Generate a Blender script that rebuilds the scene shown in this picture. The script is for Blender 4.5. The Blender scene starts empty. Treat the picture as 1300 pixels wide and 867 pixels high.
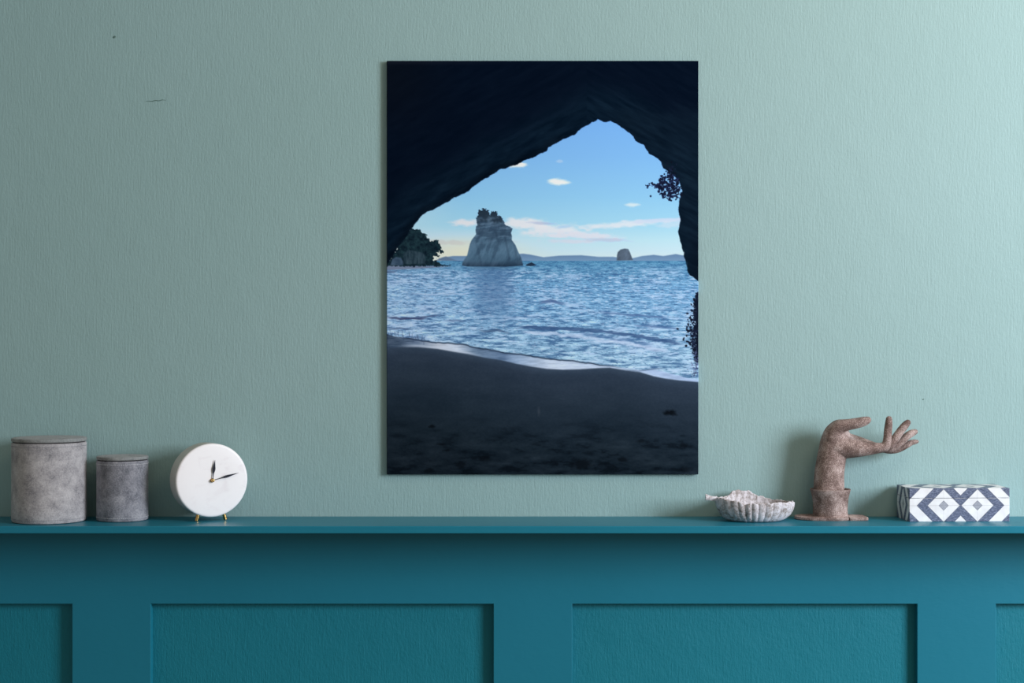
import bpy, bmesh, math, random
import numpy as np
from mathutils import Vector, Matrix

random.seed(7)
RNG = np.random.default_rng(11)
SC = bpy.context.scene
COL = SC.collection

# ------------------------------------------------------------------ frame
F = 2000.0            # focal length in pixels of the 1300x867 frame
DW = 2.70             # camera to plaster wall
CZ = 1.35             # camera height
ZS = CZ - 0.2997      # top of the ledge


def W(px, py, y):
    """point seen at pixel (px,py) lying in the plane world-y = y (wall is y=0)"""
    d = DW + y
    return Vector(((px - 650) * d / F, y, CZ - (py - 433.5) * d / F))


def s2l(c):
    c = np.asarray(c, float) / 255.0
    return np.where(c <= 0.04045, c / 12.92, ((c + 0.055) / 1.055) ** 2.4)


def rgb(r, g, b):
    v = s2l((r, g, b))
    return (float(v[0]), float(v[1]), float(v[2]), 1.0)


# ------------------------------------------------------------------ node helpers
def new_mat(name, rough=0.6, spec=0.5, metal=0.0, base=(0.5, 0.5, 0.5, 1)):
    m = bpy.data.materials.new(name)
    m.use_nodes = True
    nt = m.node_tree
    b = nt.nodes['Principled BSDF']
    b.inputs['Base Color'].default_value = base
    b.inputs['Roughness'].default_value = rough
    b.inputs['Specular IOR Level'].default_value = spec
    b.inputs['Metallic'].default_value = metal
    return m, nt, b


def nd(nt, kind, **kw):
    n = nt.nodes.new(kind)
    for k, v in kw.items():
        setattr(n, k, v)
    return n


def coords(nt, scale=(1, 1, 1), rot=(0, 0, 0), loc=(0, 0, 0)):
    tc = nd(nt, 'ShaderNodeTexCoord')
    mp = nd(nt, 'ShaderNodeMapping')
    mp.inputs['Scale'].default_value = scale
    mp.inputs['Rotation'].default_value = rot
    mp.inputs['Location'].default_value = loc
    nt.links.new(tc.outputs['Object'], mp.inputs['Vector'])
    return mp.outputs['Vector']


def noise(nt, vec, scale, detail=4, rough=0.55, dist=0.0):
    n = nd(nt, 'ShaderNodeTexNoise')
    n.inputs['Scale'].default_value = scale
    n.inputs['Detail'].default_value = detail
    n.inputs['Roughness'].default_value = rough
    n.inputs['Distortion'].default_value = dist
    nt.links.new(vec, n.inputs['Vector'])
    return n.outputs['Fac']


def ramp(nt, fac, stops, interp='LINEAR'):
    r = nd(nt, 'ShaderNodeValToRGB')
    r.color_ramp.interpolation = interp
    el = r.color_ramp.elements
    while len(el) < len(stops):
        el.new(0.5)
    for e, (p, c) in zip(el, stops):
        e.position = p
        e.color = c
    nt.links.new(fac, r.inputs['Fac'])
    return r.outputs['Color']


def math_n(nt, op, a, b=None, c=None):
    n = nd(nt, 'ShaderNodeMath', operation=op)
    for i, v in enumerate((a, b, c)):
        if v is None:
            continue
        if isinstance(v, (int, float)):
            n.inputs[i].default_value = v
        else:
            nt.links.new(v, n.inputs[i])
    return n.outputs[0]


def bump(nt, bsdf, hs, strength=1.0):
    """chain of (height socket, distance in metres)"""
    last = None
    for h, dist in hs:
        b = nd(nt, 'ShaderNodeBump')
        b.inputs['Strength'].default_value = strength
        b.inputs['Distance'].default_value = dist
        nt.links.new(h, b.inputs['Height'])
        if last is not None:
            nt.links.new(last, b.inputs['Normal'])
        last = b.outputs['Normal']
    nt.links.new(last, bsdf.inputs['Normal'])


# ------------------------------------------------------------------ materials
def painted(name, col_a, col_b, rough, spec, brush, fine, sheen=0):
    m, nt, b = new_mat(name, rough, spec)
    v = coords(nt, (1, 1, 0.09))
    v1 = coords(nt, (1, 1, 0.6))
    v2 = coords(nt)
    big = noise(nt, v2, 1.6, 3, 0.5)
    nt.links.new(ramp(nt, big, [(0.3, col_a), (0.7, col_b)]), b.inputs['Base Color'])
    h1 = noise(nt, v, 330, 4, 0.7, 0.1)
    h2 = noise(nt, v1, 260, 4, 0.65, 0.0)
    h3 = noise(nt, v2, 16, 2, 0.5)
    bump(nt, b, [(h3, brush * 1.5), (h2, brush * 0.8), (h1, fine)])
    return m


M_PLASTER = painted('plaster_paint', rgb(149, 178, 177), rgb(153, 181, 181), 0.6, 0.3, 0.0007, 0.0006)
M_TEAL_ROUGH = painted('teal_wall_paint', rgb(14, 118, 136), rgb(18, 122, 140), 0.55, 0.3, 0.0011, 0.0007)


def teal_smooth(name, rough=0.42):
    m, nt, b = new_mat(name, rough, 0.35)
    v = coords(nt, (1, 1, 1))
    big = noise(nt, v, 2.5, 3)
    nt.links.new(ramp(nt, big, [(0.3, rgb(20, 116, 138)), (0.7, rgb(26, 121, 144))]), b.inputs['Base Color'])
    h = noise(nt, coords(nt, (0.3, 1, 1)), 300, 3)
    bump(nt, b, [(h, 0.00012), (noise(nt, v, 45, 2), 0.0003)])
    return m


M_TEAL = teal_smooth('teal_gloss_paint')
M_LEDGE = teal_smooth('teal_ledge_paint', 0.38)

m, nt, b = new_mat('oak_floor', 0.45, 0.4)
fv = coords(nt, (1, 8, 1))
nt.links.new(ramp(nt, noise(nt, fv, 6, 6, 0.6, 0.5), [(0.3, rgb(120, 98, 76)), (0.7, rgb(160, 136, 108))]), b.inputs['Base Color'])
bump(nt, b, [(noise(nt, fv, 30, 4), 0.0004)])
M_FLOOR = m


def suede(name, c0, c1, c2, warm):
    m, nt, b = new_mat(name, 0.85, 0.2)
    v = coords(nt)
    n1 = noise(nt, v, 42, 7, 0.7, 0.15)
    n2 = noise(nt, v, 420, 4, 0.7)
    mix = math_n(nt, 'MULTIPLY_ADD', n2, 0.42, math_n(nt, 'MULTIPLY', n1, 0.62))
    nt.links.new(ramp(nt, mix, [(0.36, c0), (0.52, c1), (0.7, c2)]), b.inputs['Base Color'])
    bump(nt, b, [(n1, 0.0006), (n2, 0.00045)])
    b.inputs['Sheen Weight'].default_value = 0.25
    b.inputs['Sheen Tint'].default_value = warm
    return m


M_SUEDE = suede('pale_grey_suede', rgb(118, 116, 121), rgb(170, 165, 168), rgb(204, 199, 200), rgb(190, 185, 185))
M_SUEDE_D = suede('dark_grey_suede', rgb(84, 86, 94), rgb(136, 135, 143), rgb(180, 177, 183), rgb(180, 178, 182))
M_LID = suede('lid_suede', rgb(104, 106, 108), rgb(138, 140, 140), rgb(164, 164, 164), rgb(190, 185, 185))
M_SEAM, _, _ = new_mat('lid_seam', 0.9, 0.1, base=rgb(34, 32, 36))
M_THREAD, _, _ = new_mat('pale_thread', 0.8, 0.2, base=rgb(200, 200, 204))
M_THREAD_D, _, _ = new_mat('grey_thread', 0.8, 0.2, base=rgb(146, 146, 152))

m, nt, b = new_mat('white_marble', 0.38, 0.4)
v = coords(nt, (1, 1, 1.6), (0.3, 0.5, 0.4))
vein = noise(nt, v, 22, 7, 0.6, 1.6)
nt.links.new(ramp(nt, vein, [(0.3, rgb(244, 236, 238)), (0.45, rgb(252, 246, 247)), (0.8, rgb(253, 247, 248))]), b.inputs['Base Color'])
M_MARBLE = m
m, nt, b = new_mat('white_casing', 0.5, 0.35)
nt.links.new(ramp(nt, noise(nt, coords(nt), 60, 3), [(0.3, rgb(206, 200, 194)), (0.7, rgb(216, 210, 205))]), b.inputs['Base Color'])
M_CASE = m
M_BLACK, _, _ = new_mat('black_metal', 0.3, 0.5, 0.3, base=rgb(22, 24, 40))
m, nt, b = new_mat('brass', 0.22, 0.5, 1.0, base=rgb(214, 172, 108))
bump(nt, b, [(noise(nt, coords(nt), 500, 2), 0.00008)])
M_BRASS = m

m, nt, b = new_mat('weathered_ceramic', 0.8, 0.25)
v = coords(nt)
n1 = noise(nt, v, 70, 6, 0.7, 0.6)
n2 = noise(nt, v, 330, 4, 0.7)
mx = math_n(nt, 'MULTIPLY_ADD', n2, 0.4, math_n(nt, 'MULTIPLY', n1, 0.65))
nt.links.new(ramp(nt, mx, [(0.36, rgb(88, 74, 66)), (0.45, rgb(160, 149, 146)), (0.56, rgb(214, 207, 212))]), b.inputs['Base Color'])
bump(nt, b, [(n1, 0.0009), (n2, 0.0006)])
M_CERAMIC = m

m, nt, b = new_mat('grogged_clay', 0.7, 0.3)
v = coords(nt)
n1 = noise(nt, v, 40, 4, 0.6)
n2 = noise(nt, v, 620, 5, 0.85)
mx = math_n(nt, 'MULTIPLY_ADD', n2, 0.62, math_n(nt, 'MULTIPLY', n1, 0.38))
nt.links.new(ramp(nt, mx, [(0.40, rgb(76, 58, 53)), (0.5, rgb(138, 114, 107)), (0.60, rgb(204, 182, 176))]), b.inputs['Base Color'])
bump(nt, b, [(n2, 0.0008), (noise(nt, v, 160, 3), 0.0006)])
M_CLAY = m


# ------------------------------------------------------------------ object helpers
def tag(o, label=None, cat=None, group=None, kind=None):
    if label: o['label'] = label
    if cat: o['category'] = cat
    if group: o['group'] = group
    if kind: o['kind'] = kind
    return o


def empty(name, loc, rz=0):
    o = bpy.data.objects.new(name, None)
    o.empty_display_size = 0.03
    o.location = loc
    o.rotation_euler = (0, 0, rz)
    COL.objects.link(o)
    return o


def link(name, bm, mats, parent=None, smooth=True, sharp=40):
    bmesh.ops.recalc_face_normals(bm, faces=bm.faces)
    me = bpy.data.meshes.new(name)
    bm.to_mesh(me)
    bm.free()
    for mm in (mats if isinstance(mats, (list, tuple)) else [mats]):
        me.materials.append(mm)
    if smooth:
        me.polygons.foreach_set('use_smooth', [True] * len(me.polygons))
        me.set_sharp_from_angle(angle=math.radians(sharp))
    o = bpy.data.objects.new(name, me)
    COL.objects.link(o)
    if parent is not None:
        o.parent = parent
    return o


def box_bm(x0, x1, y0, y1, z0, z1, bev=0.0, seg=2, bm=None):
    tmp = bmesh.new()
    bmesh.ops.create_cube(tmp, size=1)
    for v in tmp.verts:
        v.co = Vector(((x0 + x1) / 2 + v.co.x * (x1 - x0), (y0 + y1) / 2 + v.co.y * (y1 - y0), (z0 + z1) / 2 + v.co.z * (z1 - z0)))
    if bev:
        bmesh.ops.bevel(tmp, geom=tmp.edges[:], offset=bev, segments=seg, profile=0.5, affect='EDGES')
    if bm is None:
        return tmp
    me = bpy.data.meshes.new('t')
    tmp.to_mesh(me)
    bm.from_mesh(me)
    bpy.data.meshes.remove(me)
    return bm


def lathe_bm(profile, n=96, bm=None, wob=None):
    bm = bm or bmesh.new()
    rings = []
    for r, z in profile:
        if r < 1e-7:
            rings.append([bm.verts.new((0, 0, z))])
        else:
            ring = []
            for k in range(n):
                a = 2 * math.pi * k / n
                rr = r * (1 + (wob(a, z) if wob else 0))
                ring.append(bm.verts.new((rr * math.cos(a), rr * math.sin(a), z)))
            rings.append(ring)
    for A, B in zip(rings, rings[1:]):
        for k in range(n):
            k2 = (k + 1) % n
            if len(A) == 1:
                bm.faces.new((A[0], B[k], B[k2]))
            elif len(B) == 1:
                bm.faces.new((A[k], A[k2], B[0]))
            else:
                bm.faces.new((A[k], A[k2], B[k2], B[k]))
    return bm


# ------------------------------------------------------------------ the room
def struct(name, bm, mat, smooth=False):
    o = link(name, bm, mat, None, smooth)
    o['kind'] = 'structure'
    return o


ZB = ZS - 0.012                                    # underside of the ledge
XL, XR = -3.0, 3.2
# plaster wall, finely cut round a small nail hole
struct('wall_back', box_bm(XL, XR, 0.0, 0.12, 0, 2.75), M_PLASTER)
struct('floor', box_bm(XL, XR, -4.0, 0.0, -0.05, 0), M_FLOOR)
YP = -0.006                                        # face of the recessed teal board
YR = -0.021                                        # face of rails and stiles
struct('wall_lower', box_bm(XL, XR, YP, 0.0, 0.0, ZB), M_TEAL_ROUGH)
z_top = W(0, 766.3, YR).z
k_ = (DW + YR) / F
struct('trim_1', box_bm(XL, XR, YR, YP, z_top, ZB, 0.0), M_TEAL)
struct('trim_2', box_bm(XL, XR, YR, YP, 0.14, 0.26, 0.0), M_TEAL)
pitch = 536.0 * k_
spans = [(91.5, 191.5), (626.5, 726.5), (1164.5, 1264.5)]
xs = [((a - 650) * k_, (c - 650) * k_) for a, c in spans]
extra = [(xs[0][0] - pitch * i, xs[0][1] - pitch * i) for i in (1, 2, 3)] + [(xs[2][0] + pitch * i, xs[2][1] + pitch * i) for i in (1, 2)]
ti = 3
for a, c in xs + extra:
    a, c = max(a, XL), min(c, XR)
    bm = box_bm(a, c, YR, YP, 0.26, z_top, 0.0)
    vert = [e for e in bm.edges if abs(e.verts[0].co.y - YR) < 1e-6 and abs(e.verts[1].co.y - YR) < 1e-6 and abs(e.verts[0].co.z - e.verts[1].co.z) > 0.1]
    bmesh.ops.bevel(bm, geom=vert, offset=0.0009, segments=2, profile=0.5, affect='EDGES')
    struct('trim_%d' % ti, bm, M_TEAL)
    ti += 1
struct('baseboard_back', box_bm(XL, XR, -0.034, YP, 0, 0.14, 0.003), M_TEAL)

# the ledge
bm = box_bm(XL, XR, -0.1437, 0.0, ZB, ZS, 0.0013, 3)
led = link('wall_ledge', bm, M_LEDGE, None, False)
tag(led, 'long narrow teal painted ledge running along the whole wall above the panelling', 'shelf')

# small flaws in the plaster: a nail hole and a scratch are real little dents of darker plaster
M_NICK, _, _ = new_mat('bare_plaster', 0.9, 0.1, base=rgb(96, 120, 114))
for (px, py, lb) in ((145, 47, 'tiny dark nick in the pale green wall near the top left corner'), (1172, 507, 'tiny dark dot on the pale green wall above the fingers of the clay hand')):
    p = W(px, py, 0)
    q = 1.0 if px < 600 else 0.6
    bm = bmesh.new()
    bmesh.ops.create_icosphere(bm, subdivisions=2, radius=0.0022 * q)
    for v in bm.verts:
        v.co = Vector((p.x + v.co.x * 1.3 + v.co.z * 0.5, v.co.y * 0.35 + 0.0002, p.z + v.co.z * 1.1))
    tag(link('wall_nick', bm, M_NICK), lb, 'wall mark')
bm = bmesh.new()
a, c = W(185, 128.6, 0), W(211, 126.6, 0)
for i in range(14):
    t0, t1 = i / 14, (i + 1) / 14
    h = 0.0007 * math.sin(math.pi * (i + .5) / 14) + 0.0003
    p0, p1 = a.lerp(c, t0), a.lerp(c, t1)
    w = math.sin(i * 1.3) * 0.0005
    box_bm(p0.x, p1.x + 0.0001, -0.0003, 0.0004, p0.z + w - h, p0.z + w + h * .3, bm=bm)
o = link('wall_scratch', bm, M_NICK)
tag(o, 'short thin horizontal scratch in the pale green wall at upper left', 'wall mark')


# ------------------------------------------------------------------ canisters
def canister(name, label, pxc, yc, r, h, lid_h, mat, thread, thread_low):
    root = empty(name, ((pxc - 650) * (DW + yc) / F, yc, ZS))
    tag(root, label, 'canister', None)
    zb = h - lid_h - 0.0013
    prof = [(0, 0.0), (r * .93, 0.0), (r * .985, 0.0012), (r, 0.004), (r * 1.002, 0.02), (r * 0.997, zb * .5), (r * 0.999, zb - .02),
            (r, zb - 0.003), (r * .992, zb - .0008), (r * .97, zb), (r * .93, zb), (r * .925, zb - .004), (0, zb - .004)]
    # densify the wall
    pr = []
    for (r0, z0), (r1, z1) in zip(prof, prof[1:]):
        n = max(1, int(abs(z1 - z0) / 0.008))
        for k in range(n):
            pr.append((r0 + (r1 - r0) * k / n, z0 + (z1 - z0) * k / n))
    pr.append(prof[-1])
    ph = random.random() * 6
    wob = lambda a, z: 0.0008 * math.sin(2 * a + z * 18 + ph)
    link('body', lathe_bm(pr, 128, wob=wob), mat, root)
    # dark inner neck under the lid
    link('neck', lathe_bm([(0, zb - .003), (r * .955, zb - .003), (r * .955, zb + .0034), (0, zb + .0034)], 96), M_SEAM, root)
    l0 = zb + 0.0013
    R = r * 1.004
    lid = link('lid', lathe_bm([(0, l0), (R * .97, l0), (R * .995, l0 + .0008), (R, l0 + lid_h * .4), (R * .998, l0 + lid_h * .7), (R * .985, l0 + lid_h * .93),
                                (R * .96, h), (R * .8, h + .0006), (R * .4, h + .0010), (0, h + .0011)], 128, wob=lambda a, z: 0.003 * math.sin(3 * a + ph)), M_LID, root)
    for zz, mt in ((zb - 0.0055, thread), (0.0065, thread_low)):
        bm = bmesh.new()
        n = int(2 * math.pi * r / 0.0034)
        for k in range(n):
            a = 2 * math.pi * k / n
            rr = r * (1 + wob(a, zz)) + 0.0001
            tmp = box_bm(-0.00025, 0.0005, -0.0011, 0.0011, -0.00038, 0.00038, 0.00015, 1)
            me = bpy.data.meshes.new('t')
            bmesh.ops.transform(tmp, matrix=Matrix.Translation((rr * math.cos(a), rr * math.sin(a), zz)) @ Matrix.Rotation(a, 4, 'Z'), verts=tmp.verts)
            tmp.to_mesh(me); tmp.free(); bm.from_mesh(me); bpy.data.meshes.remove(me)
        link('stitching', bm, mt, root)
    return root


canister('round_canister', 'tall wide light grey suede canister with flat lid, at the far left of the ledge', 62.5, -0.0655, 0.0608, 0.1395, 0.0062, M_SUEDE, M_THREAD_D, M_THREAD_D)
canister('round_canister', 'smaller narrow dark grey suede canister with flat lid, next to the white clock', 155.5, -0.051, 0.0426, 0.1075, 0.0055, M_SUEDE_D, M_THREAD, M_THREAD)

# ------------------------------------------------------------------ clock
TH = math.radians(27)
nrm = Vector((math.sin(TH), -math.cos(TH), 0))
fc = W(269.4, 609.8, -0.071)
clk = empty('desk_clock', (fc.x, fc.y, ZS), TH)
tag(clk, 'round white marble clock without numerals on small brass feet, right of the dark canister', 'clock')
RC, TC = 0.0613, 0.042
hc = fc.z - ZS


def disc_y(bm):            # lathe axis z -> axis y, front towards -y, then lift to the face centre
    bmesh.ops.transform(bm, matrix=Matrix.Translation((0, 0, hc)) @ Matrix.Rotation(math.radians(90), 4, 'X'), verts=bm.verts)
    return bm


link('casing', disc_y(lathe_bm([(0, -TC), (RC - .003, -TC), (RC - .001, -TC + .001), (RC, -TC + .003), (RC, -.0042), (RC - .0012, -.0040), (0, -.0040)], 144)), M_CASE, clk)
link('clock_face', disc_y(lathe_bm([(0, -.0045), (RC - .0006, -.0043), (RC, -.0039), (RC, -.0024), (RC - .0008, -.0010), (RC - .0022, -.0002), (RC - .004, 0), (RC * .6, 0), (0, 0)], 144)), M_MARBLE, clk)


def hand_bm(L, w, back, y):
    pts = [(-back, w * .25), (0, w * .3), (L * .18, w * .24), (L * .34, w * .35), (L * .5, w * .92), (L * .58, w), (L * .68, w * .72), (L * .85, w * .34), (L, w * .05)]
    bm = bmesh.new()
    fr, bk = [], []
    out = [(p, q / 2) for p, q in pts] + [(p, -q / 2) for p, q in reversed(pts)]
    for p, q in out:
        fr.append(bm.verts.new((q, y, p)))
        bk.append(bm.verts.new((q, y + 0.0007, p)))
    bm.faces.new(fr)
    bm.faces.new(bk[::-1])
    for i in range(len(fr)):
        j = (i + 1) % len(fr)
        bm.faces.new((fr[i], bk[i], bk[j], fr[j]))
    return bm


def clock_hand(name, L, w, ang, y):
    bm = hand_bm(L, w, 0.003, y)
    bmesh.ops.transform(bm, matrix=Matrix.Translation((0, 0, hc)) @ Matrix.Rotation(ang, 4, 'Y'), verts=bm.verts)
    o = link(name, bm, M_BLACK, clk, False)
    return o


clock_hand('hour_hand', 0.0345, 0.0050, math.atan2(19, 159), -0.0030)
clock_hand('minute_hand', 0.0455, 0.0042, math.atan2(209, 53), -0.0042)
link('hub', disc_y(lathe_bm([(0, 0), (.0036, 0), (.0036, .0012), (.0026, .0018), (.0026, .0055), (.0021, .0064), (0, .0067)], 40)), M_BRASS, clk)
for sx in (-1, 1):
    for yy in (0.007,):
        bm = lathe_bm([(0, 0), (.0026, 0), (.0030, .0004), (.0030, .0145), (0, .0145)], 32)
        tilt = -sx * math.radians(16)
        bmesh.ops.transform(bm, matrix=Matrix.Translation((sx * 0.0248, yy, 0.0007)) @ Matrix.Rotation(tilt, 4, 'Y'), verts=bm.verts)
        link('foot', bm, M_BRASS, clk)

# ------------------------------------------------------------------ leaf dish
def leaf_dish():
    root_p = W(957, 655, -0.062)
    root = empty('leaf_dish', (root_p.x, -0.062, ZS))
    tag(root, 'small whitish weathered ribbed dish shaped like a leaf with a short stem', 'dish')
    NA, NT = 360, 40
    bm = bmesh.new()
    # rim outline; phi 0 = right, pi/2 = towards wall, -pi/2 = towards the viewer
    HD = [-180, -150, -125, -115, -105, -70, -40, -10, 0, 40, 60, 80, 92, 115, 128, 138, 150, 180]
    HV = [.0400, .0385, .0350, .0312, .0325, .0335, .0340, .0322, .0312, .0312, .0345, .0400, .0455, .0470, .0450, .0370, .0365, .0400]
    def shape(ph, t):
        c, s = math.cos(ph), math.sin(ph)
        rx = 0.0655 if c > 0 else 0.0635
        ry = 0.046
        R = 1.0 / math.sqrt((c / rx) ** 2 + (s / ry) ** 2)
        H = float(np.interp(math.degrees(ph), HD, HV)) + 0.0007 * math.sin(13 * ph) + 0.0004 * math.sin(29 * ph)
        base = 0.45
        if t < base:
            return R * .6 * t / base * c, R * .6 * t / base * s, 0.0014
        k = (t - base) / (1 - base)
        a = k * math.pi / 2
        rr = R * (.6 + .4 * math.sin(a) ** .95)
        z = 0.0014 + (H - .0014) * (1 - math.cos(a)) ** .92
        front = 0.5 - 0.5 * math.tanh((s - .1) * 3)              # ribs are bold on the near side
        left = 1 / (1 + math.exp((ph + 2.05) * 14)) if ph < 0 else 1
        amp = (0.030 * front * (1 - .6 * left) + 0.012) * min(1, k * 2.5)
        f = abs(math.sin(12.5 * ph + .5 * math.sin(3 * ph)))
        rr *= 1 + amp * (f ** .7 * 1.6 - 1)
        rr *= 1 - 0.06 * math.exp(-((ph + 2.02) / 0.10) ** 2) * k
        n = math.sin(ph * 41 + t * 13) * math.sin(ph * 17 - t * 29)
        z += 0.0006 * n * k
        return rr * c, rr * s, z
    rings = []
    for j in range(NT + 1):
        t = j / NT
        if j == 0:
            rings.append([bm.verts.new((0, 0, 0.0014))])
            continue
        rings.append([bm.verts.new(shape(-math.pi + 2 * math.pi * k / NA, t)) for k in range(NA)])
    for A, B in zip(rings, rings[1:]):
        for k in range(NA):
            k2 = (k + 1) % NA
            if len(A) == 1:
                bm.faces.new((A[0], B[k], B[k2]))
            else:
                bm.faces.new((A[k], B[k], B[k2], A[k2]))
    bmesh.ops.recalc_face_normals(bm, faces=bm.faces)
    o = link('bowl', bm, M_CERAMIC, root, True, 180)
    if o.data.polygons[0].normal.z < 0:
        o.data.flip_normals()
    md = o.modifiers.new('s', 'SOLIDIFY')
    md.thickness = 0.0026
    md.offset = 0.0
    # stem
    bm = bmesh.new()
    pts = [((-0.058, -0.004, 0.0350), .0040), ((-0.064, -0.005, 0.0368), .0038), ((-0.072, -0.006, 0.0376), .0037), ((-0.0785, -0.006, 0.0388), .0044), ((-0.0815, -0.006, 0.0392), .0052)]
    prev = None
    n = 20
    for i, (p, r) in enumerate(pts):
        ring = []
        for k in range(n):
            a = 2 * math.pi * k / n
            rr = r * (1 + 0.12 * math.sin(3 * a + i) + 0.07 * math.sin(5 * a))
            ring.append(bm.verts.new((p[0], p[1] + rr * math.cos(a), p[2] + rr * math.sin(a))))
        if prev:
            for k in range(n):
                bm.faces.new((prev[k], prev[(k + 1) % n], ring[(k + 1) % n], ring[k]))
        else:
            bm.faces.new(ring)
        prev = ring
    c = bm.verts.new((pts[-1][0][0] + 0.0012, pts[-1][0][1], pts[-1][0][2]))
    for k in range(n):
        bm.faces.new((prev[k], prev[(k + 1) % n], c))
    link('stem', bm, M_CERAMIC, root)


leaf_dish()

# ------------------------------------------------------------------ clay hand
def hz(zx, zy, y):
    return W(990 + zx / 5.1, 510 + zy / 5.1, y)


U = 2.66 / 5.1 / F            # one zoomed pixel in metres
YH = -0.039


def remeshed(name, blobs, voxel, smooth, mat, parent, disp=None):
    bm = bmesh.new()
    bmesh.ops.create_icosphere(bm, subdivisions=3, radius=1.0)
    bm.verts.ensure_lookup_table()
    V = np.array([v.co[:] for v in bm.verts])
    T = np.array([[v.index for v in f.verts] for f in bm.faces])
    bm.free()
    cs = np.array([c[:] for c, r in blobs]); rs = np.array([r for c, r in blobs])
    co = (V[None] * rs[:, None, None] + cs[:, None]).reshape(-1, 3)
    fi = (T[None] + (np.arange(len(blobs)) * len(V))[:, None, None]).reshape(-1)
    me = bpy.data.meshes.new('tmp')
    me.vertices.add(len(co)); me.vertices.foreach_set('co', co.ravel().astype(np.float32))
    nf = len(fi) // 3
    me.loops.add(nf * 3); me.loops.foreach_set('vertex_index', fi.astype(np.int32))
    me.polygons.add(nf); me.polygons.foreach_set('loop_start', (np.arange(nf) * 3).astype(np.int32))
    me.update(calc_edges=True)
    o = bpy.data.objects.new('tmp', me)
    COL.objects.link(o)
    rm = o.modifiers.new('r', 'REMESH'); rm.mode = 'VOXEL'; rm.voxel_size = voxel
    sm = o.modifiers.new('s', 'SMOOTH'); sm.iterations = smooth; sm.factor = 0.5
    dg = bpy.context.evaluated_depsgraph_get()
    me2 = bpy.data.meshes.new_from_object(o.evaluated_get(dg))
    bpy.data.objects.remove(o)
    bpy.data.meshes.remove(me)
    me2.name = name
    me2.materials.clear(); me2.materials.append(mat)
    me2.polygons.foreach_set('use_smooth', [True] * len(me2.polygons))
    o2 = bpy.data.objects.new(name, me2)
    COL.objects.link(o2)
    o2.parent = parent
    return o2


def chain(pts, off):
    """pts: (zx, zy, y, r_px); Catmull-Rom through them, returns spheres"""
    P = [(hz(a, b_, y) - off, (r + 2.5) * U) for a, b_, y, r in pts]
    out = []
    for i in range(len(P) - 1):
        p0, p1, p2, p3 = P[max(i - 1, 0)], P[i], P[i + 1], P[min(i + 2, len(P) - 1)]
        L = (p2[0] - p1[0]).length
        n = max(2, int(L / (min(p1[1], p2[1]) * 0.16)))
        for k in range(n + 1):
            t = k / n
            def cr(a, b_, c, d):
                return 0.5 * ((2 * b_) + (c - a) * t + (2 * a - 5 * b_ + 4 * c - d) * t * t + (3 * b_ - a - 3 * c + d) * t ** 3)
            out.append((cr(p0[0], p1[0], p2[0], p3[0]), max(0.0015, cr(p0[1], p1[1], p2[1], p3[1]))))
    return out


cxh = hz(327, 700, YH).x
hr = empty('hand_sculpture', (cxh, YH, ZS))
tag(hr, 'brown speckled clay sculpture of an open hand rising from a flared cuff on a base', 'sculpture')
off = Vector((cxh, YH, ZS))
bl = []
# forearm and heel of the hand
bl += chain([(318, 610, YH, 94), (318, 560, YH, 97), (320, 470, YH, 94), (331, 390, YH, 92), (343, 320, YH, 90), (352, 265, YH - .001, 87), (372, 222, YH - .002, 80)], off)
# back of the hand bulging up to the thumb root
bl += chain([(352, 265, YH - .001, 86), (352, 215, YH - .004, 68), (376, 172, YH - .010, 52), (398, 158, YH - .016, 42)], off)
# palm strands from the thumb side (near) to the little finger side (far)
bl += chain([(370, 285, YH - .004, 84), (425, 292, YH - .009, 70), (480, 298, YH - .014, 58), (560, 304, YH - .018, 43), (640, 298, YH - .021, 31), (686, 290, YH - .022, 26)], off)
bl += chain([(370, 285, YH, 84), (440, 300, YH - .004, 64), (520, 312, YH - .006, 42), (600, 308, YH - .008, 31), (694, 296, YH - .009, 25)], off)
bl += chain([(370, 275, YH + .003, 84), (440, 292, YH + .006, 64), (520, 300, YH + .006, 42), (600, 302, YH + .005, 31), (700, 300, YH + .003, 25)], off)
bl += chain([(375, 265, YH + .004, 78), (440, 262, YH + .010, 58), (520, 272, YH + .015, 42), (600, 290, YH + .016, 30), (690, 306, YH + .014, 22)], off)
# thumb
bl += chain([(350, 235, YH - .006, 72), (372, 180, YH - .014, 50), (400, 158, YH - .019, 41), (440, 149, YH - .023, 35), (500, 138, YH - .027, 32), (545, 127, YH - .029, 28), (570, 118, YH - .030, 20)], off)
# index, middle, ring, little
bl += chain([(660, 297, YH - .0215, 28), (686, 286, YH - .022, 28), (696, 245, YH - .023, 25), (700, 190, YH - .024, 24), (705, 145, YH - .025, 22), (707, 112, YH - .026, 18)], off)
bl += chain([(680, 300, YH - .0095, 26), (712, 285, YH - .0095, 25), (745, 240, YH - .010, 25), (785, 185, YH - .011, 24), (812, 152, YH - .012, 22), (829, 134, YH - .012, 17)], off)
bl += chain([(680, 304, YH + .003, 25), (722, 300, YH + .0025, 24), (775, 268, YH + .002, 24), (825, 222, YH + .001, 23), (855, 203, YH + .001, 21), (877, 194, YH + .001, 15)], off)
bl += chain([(670, 306, YH + .0145, 22), (715, 314, YH + .014, 21), (765, 308, YH + .013, 20), (815, 284, YH + .012, 19), (850, 265, YH + .012, 17), (876, 259, YH + .012, 14), (890, 257, YH + .012, 9)], off)
remeshed('hand', bl, 0.0009, 12, M_CLAY, hr)
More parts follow.
